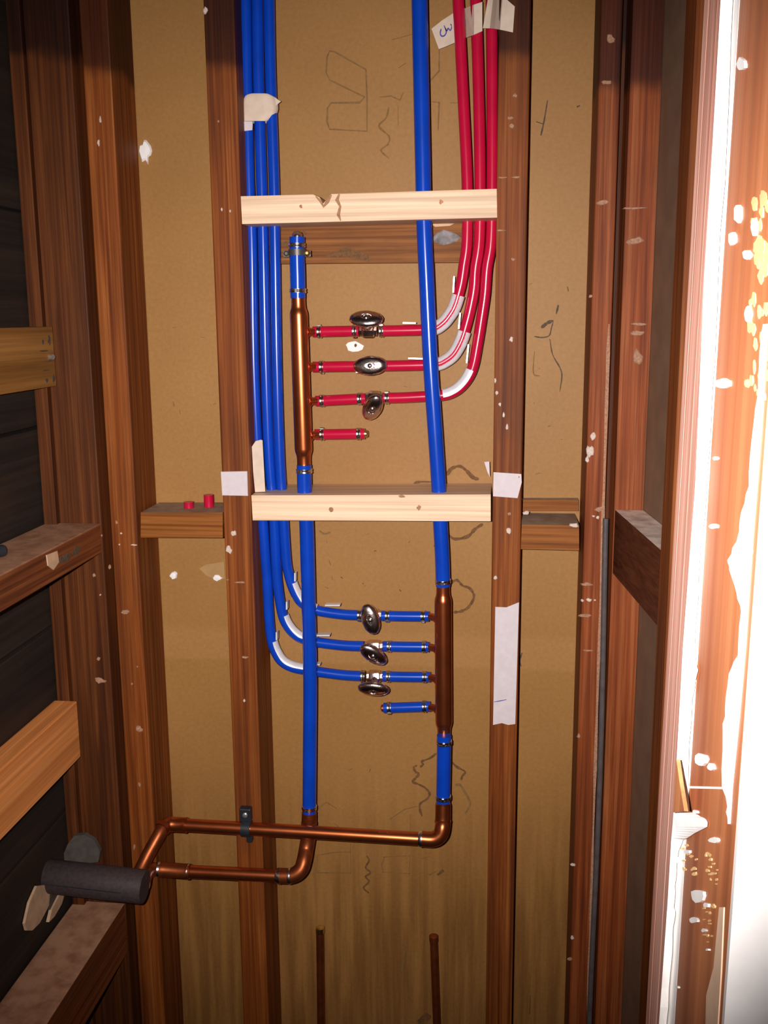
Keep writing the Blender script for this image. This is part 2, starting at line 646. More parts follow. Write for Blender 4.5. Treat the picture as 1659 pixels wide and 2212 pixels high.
s2 = stud(-0.4225, -0.3785, YF, YB - 0.001, 'old brown stud beside the three blue pipes, carrying a square of white tape')
spots(s2, [(444, 22, 9, 16), (472, 262, 5, 5, PLASTER_DIM), (479, 452, 5, 8), (497, 456, 4, 6), (505, 1152, 12, 14), (518, 1258, 26, 5, PLASTER_DIM),
           (494, 1188, 15, 18), (529, 1420, 18, 6, PLASTER_DIM), (528, 1513, 6, 8, PLASTER_SPOT), (492, 1252, 8, 3, PLASTER_DIM)], YF)

s3 = stud(-0.0135, 0.0290, YF, YB - 0.001, 'old brown stud beside the red pipes with a long white paper strip')
spots(s3, [(1102, 255, 14, 7, PLASTER_DIM), (1105, 272, 10, 10, PLASTER_DIM), (1085, 384, 20, 4, PLASTER_DIM), (1115, 383, 20, 4, PLASTER_DIM),
           (1082, 498, 22, 4, PLASTER_DIM), (1112, 206, 10, 9, PLASTER_DIM), (1108, 560, 10, 7, PLASTER_DIM), (1104, 733, 9, 12),
           (1070, 822, 5, 12), (1073, 848, 8, 11), (1080, 873, 7, 10), (1088, 896, 5, 12), (1095, 922, 6, 18), (1098, 1146, 11, 16),
           (1070, 1248, 10, 10), (1072, 1456, 8, 3), (1100, 1110, 8, 8, PLASTER_DIM), (1121, 1030, 4, 6, PLASTER_DIM)], YF)

s4 = stud(0.1208, 0.1500, YF, YB - 0.001, 'narrow old stud in the right corner with a torn white plaster flake', REDSTUD)
mk('gap_shade', boxv(0.1503, 0.1628, 1.497, YB - 0.001, 0, ZT, 0.001), DARKSTUD, s4)  # dark strip added to stand for the shadow in the gap between studs
spots(s4, [(1280, 942, 13, 18), (1275, 975, 16, 28), (1269, 992, 8, 16), (1295, 1100, 22, 14, PLASTER_DIM), (1291, 1118, 8, 8), (1282, 1115, 6, 5),
           (1268, 1262, 26, 8, PLASTER_DIM), (1258, 1297, 9, 7), (1272, 1296, 12, 8), (1285, 1296, 5, 5), (1266, 1330, 30, 7, PLASTER_DIM),
           (1250, 1590, 8, 12, PLASTER_DIM), (1237, 1868, 12, 8), (1236, 2026, 10, 10), (1231, 2072, 14, 8, PLASTER_DIM), (1318, 84, 16, 18, PLASTER_DIM),
           (1310, 178, 18, 10, PLASTER_DIM), (1300, 437, 26, 10, PLASTER_DIM), (1276, 640, 8, 8, PLASTER_DIM), (1270, 1405, 24, 5, PLASTER_DIM)], YF)
mk('worn_edge', ribbon([at(1303 - (y - 1100) * 0.031, y, YF - 0.0004) for y in range(700, 2212, 60)], 0.004, th=0.0006), PLASTER_DIM, s4)

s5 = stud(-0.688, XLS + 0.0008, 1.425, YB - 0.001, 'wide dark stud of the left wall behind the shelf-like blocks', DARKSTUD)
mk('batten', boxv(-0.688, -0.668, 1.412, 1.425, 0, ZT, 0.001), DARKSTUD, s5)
spots(s5, [(213, 1423, 10, 9, PLASTER_DIM), (217, 1285, 5, 4, PLASTER_SPOT), (220, 1157, 4, 5, PLASTER_DIM), (203, 1242, 8, 10, PLASTER_DIM),
           (237, 1225, 8, 10, PLASTER_DIM), (215, 1470, 30, 14, PLASTER_DIM), (262, 1985, 5, 9, PLASTER_DIM)], 1.425)

t6 = thing('wall_stud', (0.183, 1.48, 0), 'reddish stud of the right wall above and below the end of its dusty block', 'stud')
mk('timber', slab_r(1.46, 1.50, 0.0, 0.041, 0, ZT), REDSTUD, t6, origin=Vector((0.183, 1.48, 0)))
spots(t6, [(1372, 520, 30, 16, PLASTER_DIM), (1378, 720, 26, 12, PLASTER_DIM), (1376, 770, 22, 30, PLASTER_DIM), (1380, 700, 30, 8, PLASTER_DIM),
           (1370, 450, 50, 5, PLASTER_DIM)], 1.459)

t7 = thing('wall_stud', (0.21, 1.183, 0), 'slim brown stud of the right wall just behind the cut opening', 'stud')
mk('timber', slab_r(1.163, 1.2024, 0.0, 0.041, 0, ZT), OLD, t7, origin=Vector((0.21, 1.183, 0)))

# jamb of the opening
t8 = thing('jamb_stud', (0.15, 0.462, 0), 'thick glowing orange stud of the cut opening, streaked with white plaster', 'stud')
mk('timber', jambslab(0.409, 0.509, 0.0, 0.145, 0, ZT), JAMBWOOD, t8, origin=Vector((0.12, 0.46, 0)))


def jplane(px, py, lift=0.0):
    x, d, zz = ray(px, py)
    X = 0.102
    for _ in range(6):
        p = Vector((X, d / x * X, CAM_Z + zz / x * X))
        X = xj(p.z) - lift
    return Vector((X, d / x * X, CAM_Z + zz / x * X))


def jpatch(outline, th=0.0012):
    P = [jplane(a, b, 0.0) + Vector((-th, 0, 0)) for a, b in outline]
    return prism(P, (th * 1.2, 0, 0))


def jag(outline, amp=2.0, n=3):
    out = []
    for (a, b), (c, d) in zip(outline, outline[1:]):
        for k in range(n):
            f = k / n
            out.append((a + (c - a) * f + (random.uniform(-amp, amp) if k else 0), b + (d - b) * f))
    out.append(outline[-1])
    return out


for px, py, w, h in [(1606, 138, 20, 30), (1598, 460, 16, 44), (1586, 515, 17, 32), (1618, 550, 18, 22), (1565, 829, 34, 24), (1634, 490, 12, 40),
                     (1518, 1640, 28, 30), (1540, 1657, 16, 18), (1547, 1815, 22, 14), (1512, 1936, 32, 34), (1503, 1988, 20, 14),
                     (1506, 1754, 10, 10), (1488, 1840, 14, 10), (1530, 1956, 12, 12), (1550, 990, 10, 10), (1545, 1137, 18, 12), (1470, 1858, 10, 14),
                     (1620, 680, 12, 40), (1525, 2010, 9, 9), (1467, 2133, 6, 6), (1533, 2052, 6, 6)]:
    ol = [(px + w / 2 * math.cos(k * .628) * random.uniform(.75, 1.1), py + h / 2 * math.sin(k * .628) * random.uniform(.75, 1.1)) for k in range(10)]
    mk('plaster_spot', jpatch(ol, 0.0013), PLASTER, t8)
def ell(cx, cy, w, h, n=8):
    return [(cx + w / 2 * math.cos(k * 2 * math.pi / n) * random.uniform(.6, 1.15), cy + h / 2 * math.sin(k * 2 * math.pi / n) * random.uniform(.6, 1.15)) for k in range(n)]


for (cx0, cx1, cy0, cy1, n, w, h) in ((1628, 1662, 410, 600, 26, 16, 40), (1610, 1660, 610, 860, 24, 12, 34), (1600, 1625, 1130, 1240, 9, 12, 26),
                                      (1474, 1505, 1826, 1890, 12, 12, 10), (1524, 1552, 1836, 1910, 14, 10, 8), (1520, 1548, 1945, 2040, 14, 8, 7)):
    mk('plaster_dust', join(*[jpatch(ell(random.uniform(cx0, cx1), random.uniform(cy0, cy1), w * random.uniform(.4, 1.1), h * random.uniform(.4, 1.1)), 0.0002 + 0.0004 * random.random())
                              for _ in range(n)]), LIMEDUST, t8)
near = [(1655, 700), (1647, 760), (1644, 850), (1630, 950), (1624, 1050), (1607, 1106), (1597, 1170), (1577, 1210), (1581, 1231),
        (1597, 1281), (1607, 1321), (1600, 1416), (1580, 1456), (1572, 1531), (1567, 1581), (1565, 1700), (1575, 1731), (1577, 1766)]
near = jag(near, 2.5, 3)
edge = [(1578, 1780), (1583, 1700), (1597, 1560), (1611, 1400), (1627, 1156), (1644, 950), (1660, 700)]
mk('plaster_remnant', jpatch(near + edge), PLASTER, t8)
mk('split_edge', jpatch([(1556, 1960), (1544, 2090), (1528, 2150), (1526, 2230), (1552, 2230), (1560, 2100), (1566, 1960)], 0.0006), PALEWOOD, t8)
mk('saw_line', jpatch([(1487, 1698), (1566, 1700), (1566, 1705), (1487, 1703)], 0.0006), PLASTER, t8)

t9 = thing('plaster_layer', (0.18, 0.525, 0), 'bright white ragged plaster layer along the edge of the orange opening stud', 'plaster')
mk('slab', jambslab(0.5095, 0.5375, 0.0, 0.30, 0, ZT), PLASTER, t9, origin=Vector((0.18, 0.525, 0)))
left_e = [(1559, -40), (1540, 300), (1521, 600), (1502, 1045), (1475, 1400), (1462, 1638), (1455, 1752), (1450, 1815), (1442, 1950), (1429, 2134), (1420, 2260)]
right_e = [(1585, -40), (1570, 300), (1551, 600), (1546, 720), (1536, 900), (1526, 1061), (1509, 1241), (1500, 1400), (1508, 1448), (1495, 1510),
           (1487, 1660), (1490, 1752), (1508, 1760), (1526, 1771), (1528, 1786), (1500, 1800), (1475, 1815), (1466, 1837), (1458, 1914),
           (1456, 1954), (1459, 1975), (1453, 2020), (1445, 2134), (1438, 2260)]
right_e = jag(right_e, 2.0, 3)


def lerp_x(line, y):
    for (xa, ya), (xb, yb) in zip(line, line[1:]):
        if ya <= y <= yb:
            return xa + (xb - xa) * (y - ya) / max(yb - ya, 1e-6)
    return line[-1][0] if y > line[-1][1] else line[0][0]


ys = sorted({q[1] for q in left_e} | {q[1] for q in right_e})
V, Fs = [], []
for y in ys:
    xl, xrr = lerp_x(left_e, y), lerp_x(sorted(right_e, key=lambda q: q[1]), y)
    V += [jplane(xl, y, 0.0060), jplane(xrr, y, 0.0010), jplane(xrr, y, -0.0005), jplane(xl, y, -0.0005)]
for i in range(len(ys) - 1):
    for k in range(4):
        k2 = (k + 1) % 4
        Fs.append([i * 4 + k, i * 4 + k2, i * 4 + 4 + k2, i * 4 + 4 + k])
Fs += [[0, 1, 2, 3], [len(V) - 1, len(V) - 2, len(V) - 3, len(V) - 4]]
mk('overspill', (V, Fs), PLASTER, t9)
mk('torn_wood', prism([jplane(a, b, 0.0085) for a, b in [(1461, 1640), (1468, 1690), (1478, 1752), (1454, 1755)]], (0.002, 0, 0)), JAMBWOOD, t9)

t10 = thing('lath_strip', (0.18, 0.57, 0), 'ridged pinkish wooden lath edge between bright plaster and the dark right corner', 'lath')
for k in range(5):
    y0 = 0.538 + k * 0.0124
    mk('lath', jambslab(y0, y0 + 0.0123, (0.0, 0.0001, 0.0, 0.0001, 0.0)[k], 0.26, 0, ZT), LATHWOOD, t10, origin=Vector((0.14, y0, 0)))


# ------------------------------------------------------------------ blocks
def hblock(name, px, Y0, Y1, mat, label, notch=None, cat='block'):
    """block from the four corners of its front face, going back from Y0 to Y1"""
    tl, tr, br, bl = [at(a, b, Y0) for a, b in px]
    poly = [tl]
    if notch:
        poly += [at(a, b, Y0) for a, b in notch]
    poly += [tr, br, bl]
    t = thing(name, (bl + br) / 2, label, cat)
    o = mk('timber', prism(poly, (0, Y1 - Y0, 0)), mat, t)
    return t, o


YBK = 1.453
low, lowo = hblock('pine_block', [(543, 1070), (1060, 1068), (1060, 1126), (546, 1124)], YBK, YB - 0.002, FRESH,
                   'pale new pine block between the studs, lower of the two')
for px, py, w, h, m in [(715, 1101, 10, 11, DARKGRAIN), (905, 1097, 10, 12, DARKGRAIN), (868, 1072, 16, 6, DARKGRAIN)]:
    mk('knot', blob(at(px, py, YBK), w / 2960, h / 2960, th=0.0005), m, low)
upp, uppo = hblock('pine_block', [(520, 424), (1073, 408), (1074, 470), (523, 484)], YBK, YB - 0.002, FRESH,
                   'pale new pine block with a dark notched knot, upper of the two',
                   notch=[(676, 420), (690, 426), (698, 440), (708, 428), (716, 419)])
for px, py, w, h, m in [(953, 436, 9, 10, KNOT), (650, 446, 8, 8, KNOT)]:
    mk('knot', blob(at(px, py, YBK), w / 2960, h / 2960, th=0.0005), m, upp)
mk('knot', ribbon([at(a, b, YBK) for a, b in [(682, 424), (692, 434), (699, 446), (707, 436), (716, 421)]], 0.005), DARKGRAIN, upp)
mk('knot', ribbon([at(a, b, YBK) for a, b in [(733, 419), (728, 432), (735, 446), (731, 464), (736, 477)]], 0.0045), DARKGRAIN, upp)

old, oldo = hblock('old_block', [(560, 448), (1066, 440), (1066, 566), (560, 570)], 1.532, YB - 0.002, WEATHER,
                   'weathered dark brown board against the back wall, behind the upper pine block')
mk('grey_patch', blob(at(963, 513, 1.532), 30 / 1420, 15 / 1420, th=0.001, jag=0.15), GREYPAINT, old)
mk('splinter', prism([at(a, b, 1.528) for a, b in [(926, 480), (990, 478), (972, 488), (940, 490)]], (0, 0.003, 0)), CHIP, old)
mk('dark_streak', ribbon([at(a, b, 1.5318) for a, b in [(605, 528), (640, 524), (660, 500)]], 0.010), STAIN, old)
mk('dark_streak', ribbon([at(a, b, 1.5318) for a, b in [(705, 553), (750, 545), (790, 556), (800, 562)]], 0.012), STAIN, old)

fbl, _ = hblock('fire_block', [(304, 1107), (481, 1107), (481, 1162), (304, 1161)], 1.468, YB - 0.002, OLDX,
                'dusty old wooden block on the left holding two red pipe offcuts')
fbr, _ = hblock('fire_block', [(1127, 1133), (1251, 1135), (1251, 1189), (1125, 1186)], 1.463, YB - 0.002, OLDX,
                'dusty rough old wooden block right of the stud with the long paper strip')
mk('dust_lump', blob(at(1240, 1135, 1.462), 0.008, 0.003), PLASTER_SPOT, fbr)
p = at(1137, 1106, 1.53)
mk('dust_lump', blob(at(1136, 1108, 1.50), 0.005, 0.003), PLASTER_SPOT, fbr)
tag(mk('shim_strip', prism([at(a, b, YB - 0.02) for a, b in [(1127, 1080), (1250, 1080), (1250, 1104), (1127, 1104)]], (0, 0.018, 0)), OLDX),
    'thin brown wooden strip along the back wall over the right fire block', 'strip')


def lblock(name, x0, x1, zt, h, y1, mat, label):
    t = thing(name, ((x0 + x1) / 2, 0.9, zt - h), label, 'block')
    mk('timber', boxv(x0, x1, 0.30, y1, zt - h, zt, 0.0015), mat, t)
    return t


pa, pb = atx(127, 705, -0.652), atx(134, 832, -0.652)
lb1 = lblock('wall_block', XL + 0.001, -0.652, pa.z, pa.z - pb.z, 1.411, YELLOWY, 'yellowed block on the left wall with dark nail marks, highest of four')
for px, py, w, h in [(106, 735, 9, 22), (92, 739, 8, 10), (95, 758, 26, 4), (116, 818, 8, 20), (101, 822, 8, 12), (106, 780, 20, 3), (100, 800, 22, 3)]:
    mk('dark_mark', blob(atx(px, py, -0.652), w / 1480 * 0.9, h / 2960, '+X', 0.0005), SCUFF, lb1)
mk('nail', tube([Vector((-0.655, 1.395, (pa.z + pb.z) / 2)), Vector((-0.645, 1.391, (pa.z + pb.z) / 2))], 0.0038, 10), NAIL, lb1)

p = at(219, 1131, 1.424)
lb2 = lblock('wall_block', XL + 0.001, XLS, p.z, 0.045, 1.424, OLDY, 'dusty shelf-like block on the left wall with a splintered front edge')
mk('splinter', prism([atx(a, b, XLS + 0.0012) for a, b in [(101, 1199), (124, 1190), (128, 1214), (116, 1231), (104, 1222)]], (-0.002, 0, 0)), CHIP, lb2)
for a, b, w, h, m in [(140, 1206, 30, 9, SCUFF), (165, 1190, 20, 10, SCUFF)]:
    mk('dark_mark', blob(atx(a, b, XLS), w / 1200, h / 1480, '+X', 0.0005), m, lb2)

pa, pb = atx(159, 1521, -0.652), atx(179, 1630, -0.652)
lb3 = lblock('wall_block', XL + 0.001, -0.652, pa.z, pa.z - pb.z, 1.404, FRESHY, 'bright orange new lumber block on the left wall')
p = at(270, 1951, 1.424)
lb4 = lblock('wall_block', XL + 0.001, XLS, p.z, 0.09, 1.424, OLDY, 'brown dusty block low on the left wall under the black foam tube')

rb = thing('wall_block', (0.19, 1.33, CAM_Z - 0.375), 'dusty old block between the two studs of the right wall', 'block')
mk('timber', slab_r(1.2034, 1.459, 0.001, 0.041, CAM_Z - 0.375, CAM_Z - 0.28), DUSTY, rb)

# ------------------------------------------------------------------ plumbing
YM, YS = 1.478, 1.505
RM, RS = 0.0112, 0.0082


def path(px, Y, sub=5):
    P = []
    for q in px:
        yy = q[2] if len(q) > 2 else Y
        P.append(at(q[0], q[1], yy))
    return catmull(P, sub)


def ring(parent, c, t, r, ear=0, name='crimp_ring'):
    """stainless clamp: two ridges and a folded ear"""
    c, t = Vector(c), Vector(t).normalized()
    hw = 0.0033
    a, b = c - t * hw, c + t * hw
    o = mk(name, lathe(a, b, [(0, r + .0002), (0.04, r + .0012), (0.3, r + .0014), (0.45, r + .0007), (0.55, r + .0007), (0.7, r + .0014), (0.96, r + .0012), (1, r + .0002)]),
           STEEL, parent, True)
    u = Vector((0, -1, 0))
    u = (u - t * u.dot(t)).normalized()
    w = t.cross(u)
    an = math.radians(ear)
    d = u * math.cos(an) + w * math.sin(an)
    s = t.cross(d)
    e0 = c + d * (r + .0006)
    V = []
    for k, h in ((1, 0.0), (0.7, 0.0022)):
        for i, j in ((-1, -1), (1, -1), (1, 1), (-1, 1)):
            V.append(e0 + t * i * hw * 0.8 + s * j * 0.0024 * k + d * h)
    Fs = [[3, 2, 1, 0], [4, 5, 6, 7]] + [[i, (i + 1) % 4, 4 + (i + 1) % 4, 4 + i] for i in range(4)]
    mk('ring_ear', (V, Fs), STEEL, o)
    return o


def pipe(name, pts, r, mat, label, rings=(), cat='pipe', group=None, ears=None):
    t = thing(name, pts[-1] if pts[-1].z < pts[0].z else pts[0], label, cat, group)
    mk('tube', tube(pts, r), mat, t, True)
    for i, (px, py, yy) in enumerate(rings):
        c = at(px, py, yy)
        k = min(range(len(pts)), key=lambda q: (pts[q] - c).length)
        a, b = pts[max(k - 1, 0)], pts[min(k + 1, len(pts) - 1)]
        tt = (b - a).normalized()
        c = pts[k] + tt * (c - pts[k]).dot(tt)
        ring(t, c, tt, r, (ears[i] if ears else random.choice((70, 110, -75, 40))))
    return t


BEND = {}
blue_px = [
    [(530, -60), (533, 150), (538, 390), (544, 520), (548, 780), (557, 980), (565, 1090), (569, 1140), (573, 1200), (577.6, 1263), (581, 1330), (587, 1385),
     (599, 1415), (612, 1431), (631, 1441), (653, 1446), (687, 1451), (740, 1458), (782, 1460.5)],
    [(555, -60), (558, 150), (565, 390), (568.5, 520), (574, 780), (581, 980), (590, 1090), (593, 1140), (597, 1225), (600, 1263), (606, 1305), (613, 1335),
     (625, 1357), (640, 1372), (655, 1380), (684, 1387), (740, 1394), (786, 1396)],
    [(580, -60), (584, 150), (592, 390), (594, 520), (598, 780), (604, 980), (611, 1090), (614, 1140), (619, 1213), (624, 1240), (631, 1264), (641, 1286),
     (654, 1303), (683, 1318), (740, 1327), (784, 1329)]]
red_px = [
    [(987, -60), (990, 0), (1000, 200), (1009, 390), (1009, 518), (1002, 575), (997, 609), (990, 638), (981, 665), (968, 686), (955, 700), (938, 710),
     (906, 713), (870, 714), (822, 715)],
    [(1026, -60), (1028, 0), (1034, 200), (1037, 390), (1035.5, 518), (1027, 580), (1024, 623), (1016, 667), (1007, 703), (997, 735), (981, 764), (963, 779),
     (944, 787), (907, 789), (860, 790), (828, 790.5)],
    [(1061, -60), (1062, 0), (1063, 200), (1063, 390), (1061, 518), (1052, 580), (1047.5, 638), (1039, 696), (1031, 746), (1023, 788), (1013, 813), (998, 833),
     (981, 846), (958, 854), (910, 857), (870, 859), (828, 860)]]
bl_lab = ['long blue pipe nearest the left stud, curving to the lowest blue valve',
          'long blue pipe running second of three beside the left stud, to the middle blue valve',
          'long blue pipe farthest from the left stud of three, curving to the top blue valve']
rd_lab = ['long red pipe farthest from the right stud, curving to the top red valve',
          'long red pipe running second of three beside the right stud, to the middle red valve',
          'long red pipe nearest the right stud, curving to the lowest red valve']
b_ring = [[(784, 1460, YS)], [], [(777, 1329, YS)]]
r_ring = [[(824, 715, YS)], [], [(836, 860, YS)]]


def to_ceiling(P):
    # the lines run on straight up into the ceiling
    d = (P[0] - P[4]).normalized()
    top = P[0] + d * ((ZT - 0.002 - P[0].z) / d.z)
    return [top] + P


bl_paths = [to_ceiling(path(q, YS)) for q in blue_px]
rd_paths = [to_ceiling(path(q, YS)) for q in red_px]
for i in range(3):
    pipe('water_pipe', bl_paths[i], RS, BLUE, bl_lab[i], b_ring[i], group='blue cold lines')
    pipe('water_pipe', rd_paths[i], RS, RED, rd_lab[i], r_ring[i], group='red hot lines')


# big blue mains
mainR = to_ceiling(path([(905, -60), (909, 150), (914, 390), (916, 480), (922, 620), (930, 788), (939, 920), (948, 1058), (951, 1126), (955, 1200), (957, 1266)], YM))
pipe('water_pipe', mainR, RM, BLUE, 'thick blue pipe crossing in front of the red pipes down to the right copper manifold', [(957, 1256, YM)], ears=[0], group='thick blue mains')
mainL = path([(657, 1004), (657.5, 1045), (659, 1075), (662, 1126), (664.5, 1210), (667, 1311), (670, 1466), (669, 1639), (668, 1756)], YM)
pipe('water_pipe', mainL, RM, BLUE, 'thick blue pipe crossing in front of the blue bends, below the left copper manifold', [(657, 1017, YM), (668, 1744, YM)], ears=[20, 30],
     group='thick blue mains')
topL = path([(642, 512), (642, 560), (643, 600), (643.5, 644)], YM)
tl = pipe('pipe_stub', topL, RM, BLUE, 'short thick blue stub capped above the left copper manifold', [(643.5, 628, YM), (642, 530, YM)], ears=[0, 10])
mk('plug_tip', lathe(at(642, 513, YM), at(643, 499, YM), [(0, .0075), (.5, .0075), (.85, .0055), (1, .002)]), CHROME, tl, True)
botR = path([(959, 1588), (959, 1620), (958, 1680), (957, 1735)], YM - 0.012)
pipe('pipe_stub', botR, RM, BLUE, 'short thick blue stub between the right copper manifold and the copper elbow', [(959, 1603, YM - .012), (957.5, 1722, YM - .012)], ears=[0, 0])

# strap round the capped stub
st = thing('pipe_strap', at(642, 552, YM), 'dark two-eared strap with a brass screw round the capped blue stub', 'strap')
c = at(642, 546, YM)
mk('band', lathe(c + Vector((0, 0, -.004)), c + Vector((0, 0, .005)), [(0, .0113), (0, .0128), (1, .0128), (1, .0113)]), plain('dark_strap', (0.12, .11, .10), .45, metal=.6), st, True)
for s in (-1, 1):
    mk('ear', boxv(c.x + s * .0118 if s > 0 else c.x - .0205, c.x + .0205 if s > 0 else c.x - .0118, c.y - .002, c.y + .001, c.z - .006, c.z + .003, .0005),
       bpy.data.materials['dark_strap'], st)
mk('brass_screw', lathe(Vector((c.x + .0155, c.y - .002, c.z - .001)), Vector((c.x + .0155, c.y - .007, c.z - .001)), [(0, .0048), (.4, .0048), (1, .002)], 16), BRASS, st, True)
mk('screw', lathe(Vector((c.x - .0155, c.y - .002, c.z - .001)), Vector((c.x - .0155, c.y - .005, c.z - .001)), [(0, .004), (.4, .004), (1, .002)], 16), bpy.data.materials['dark_strap'], st, True)


# manifolds
def manifold(a, b, ports, side, label, r=0.0134):
    t = thing('manifold', b, label, 'manifold')
    L = (b - a).length
    n = 0.0105
    pr = [(0, n), (0.012 / L, n), (0.016 / L, n + .0004)]
    for k in range(1, 8):
        f = k / 7
        pr.append(((0.016 + 0.012 * f) / L, n + (r - n) * math.sin(f * math.pi / 2)))
    pr += [(1 - q, rr) for q, rr in pr[::-1]]
    mk('body', lathe(a, b, pr), COPPER, t, True)
    for (px, py, ex) in ports:
        c = at(px, py, YS - .006)
        k = max(0, min(1, (c - a).dot(b - a) / (b - a).length_squared))
        ax = a + (b - a) * k
        e = at(ex, py, YS)
        s0 = ax + (e - ax).normalized() * (r - .002)
        v = tube([s0, e], .0060, 16)
        po = mk('port', v, COPPER, t, True)
        mk('port_collar', lathe(s0 + (e - ax).normalized() * .0012, s0 + (e - ax).normalized() * .0052, [(0, .0088), (.5, .0084), (1, .0068)], 18), COPPER, po, True)
    return t


mLa, mLb = at(644, 640, YM + .004), at(657, 1008, YM + .004)
hot = manifold(mLa, mLb, [(652, 717, 682), (653, 792, 684), (655, 866, 688), (657, 939, 692)], 1,
               'long copper manifold with red branches, hung under the short capped blue stub')
mRa, mRb = at(957, 1262, YM + .004), at(959, 1594, YM + .002)
cold = manifold(mRa, mRb, [(957, 1331, 925), (957, 1397, 925), (958, 1462, 925), (958, 1526, 925)], -1,
                'long copper manifold with blue branches at the right stud, above the copper elbow')

# short pieces between manifold and valve
short = [
    (RED, [(676, 717), (720, 716), (775, 715)], [(690, 716.5, YS), (766, 715, YS)], 'short red pipe between left manifold and the top red valve', 'short red branches'),
    (RED, [(676, 793), (730, 792), (785, 791)], [(695, 792.5, YS), (773, 791, YS)], 'short red pipe between left manifold and the middle red valve', 'short red branches'),
    (RED, [(682, 866.5), (730, 864), (790, 861)], [(696, 866, YS), (777, 862, YS)], 'short red pipe between left manifold and the lowest red valve', 'short red branches'),
    (RED, [(680, 938.5), (730, 938), (788, 937)], [(696, 938.3, YS), (775, 937.2, YS)], 'short dead-end red stub at the foot of the left manifold', 'short red branches'),
    (BLUE, [(824, 1330), (870, 1331), (927, 1331.5)], [(837, 1330, YS), (914, 1331.5, YS)], 'short blue pipe between the top blue valve and right manifold', 'short blue branches'),
    (BLUE, [(828, 1396), (870, 1397), (927, 1397.5)], [(841, 1396, YS), (916, 1397, YS)], 'short blue pipe between the middle blue valve and right manifold', 'short blue branches'),
    (BLUE, [(826, 1461), (870, 1462), (930, 1462.5)], [(839, 1461, YS), (917, 1462, YS)], 'short blue pipe between the lowest blue valve and right manifold', 'short blue branches'),
    (BLUE, [(829, 1529.5), (870, 1528), (930, 1526)], [(841, 1529, YS), (917, 1526.5, YS)], 'short dead-end blue stub at the foot of the right manifold', 'short blue branches')]
for m, px, rg, lab, g in short:
    t = pipe('branch_pipe', path(px, YS), RS, m, lab, rg, group=g)
    if 'dead-end' in lab:
        red = 'red' in lab
        e0, e1 = (at(787, 937, YS), at(795, 937, YS)) if red else (at(830, 1529.5, YS), at(823, 1530, YS))
        mk('plug', lathe(e0, e1, [(0, .0058), (.7, .0058), (1, .0040)], 18), BRASS if red else COPPER, t, True)


# valves with oval chrome handles
def valve(px, py, x0, x1, n, hpx, long_dir, label, group):
    c = at(px, py, YS)
    t = thing('valve', c - Vector((0, 0, .012)), label, 'valve', group)
    a, b = at(x0, py, YS), at(x1, py, YS)
    ax = (b - a).normalized()
    L = (b - a).length
    mk('body', lathe(a, b, [(0, .0070), (.02, .0085), (.16, .0085), (.2, .0105), (.28, .0112), (.72, .0112), (.8, .0105), (.84, .0085), (.98, .0085), (1, .0070)], 8), CHROME, t, True)
    n = Vector(n).normalized()
    # handle centre: along the stem so that it lands over hpx
    best = min((0.020 + k * 0.001 for k in range(30)), key=lambda s: (Vector(at(hpx[0], hpx[1], (c + n * s).y)) - (c + n * s)).length)
    hc = c + n * best
    mk('stem', lathe(c + n * .006, hc, [(0, .0075), (.45, .0075), (.5, .0058), (1, .0058)], 12), CHROME, t, True)
    u = Vector(long_dir)
    u = (u - n * u.dot(n)).normalized()
    w = n.cross(u)
    # oval domed handle: rounded rim, scalloped grip, flat hub
    V, Fs = [], []
    prof = [(0.0, -.004), (.55, -.0045), (.86, -.003), (.97, -.0008), (1.0, .0012), (.97, .0032), (.86, .0056), (.62, .0074), (.34, .0080), (.30, .0068), (0.0, .0066)]
    seg = 40
    for f, h in prof:
        for k in range(seg):
            an = 2 * math.pi * k / seg
            sc = 1 - (0.018 if k % 4 == 0 and f > .8 else 0)
            V.append(hc + (u * math.cos(an) * .0255 + w * math.sin(an) * .0146) * max(f, .001) * sc + n * h)
    for i in range(len(prof) - 1):
        for k in range(seg):
            k2 = (k + 1) % seg
            Fs.append([i * seg + k, i * seg + k2, (i + 1) * seg + k2, (i + 1) * seg + k])
    Fs.append([k for k in range(seg)][::-1])
    m = (len(prof) - 1) * seg
    Fs.append([m + k for k in range(seg)])
    ho = mk('handle', (V, Fs), CHROME, t, True)
    mk('cap_screw', lathe(hc + n * .006, hc + n * .0088, [(0, .0035), (.6, .0035), (1, .0022)], 14), STEEL, ho, True)
    return t


valve(795, 714, 776, 815, (0.02, -.78, .62), (794, 690), (1, 0, -.05), 'chrome valve on the top red pipe, oval handle tipped upward', 'red line valves')
valve(804, 790, 785, 826, (0, -1, 0.05), (800, 789), (1, 0, .05), 'chrome valve on the middle red pipe, oval handle lying level and facing forward', 'red line valves')
valve(808, 860, 790, 828, (0, -.80, -.55), (807, 880), (.28, .25, .93), 'chrome valve on the lowest red pipe, oval handle upright and hanging down', 'red line valves')
valve(804, 1329, 784, 825, (0, -1, 0), (804, 1325), (-.26, 0, .95), 'chrome valve on the top blue pipe, oval handle standing upright', 'blue line valves')
valve(810, 1396, 788, 828, (0, -.94, -.33), (809, 1407), (-.66, .3, .72), 'chrome valve on the middle blue pipe, oval handle tilted diagonally', 'blue line valves')
valve(811, 1461, 792, 828, (0, -.88, -.47), (809, 1487), (1, 0, -.08), 'chrome valve on the lowest blue pipe, oval handle tipped downward', 'blue line valves')


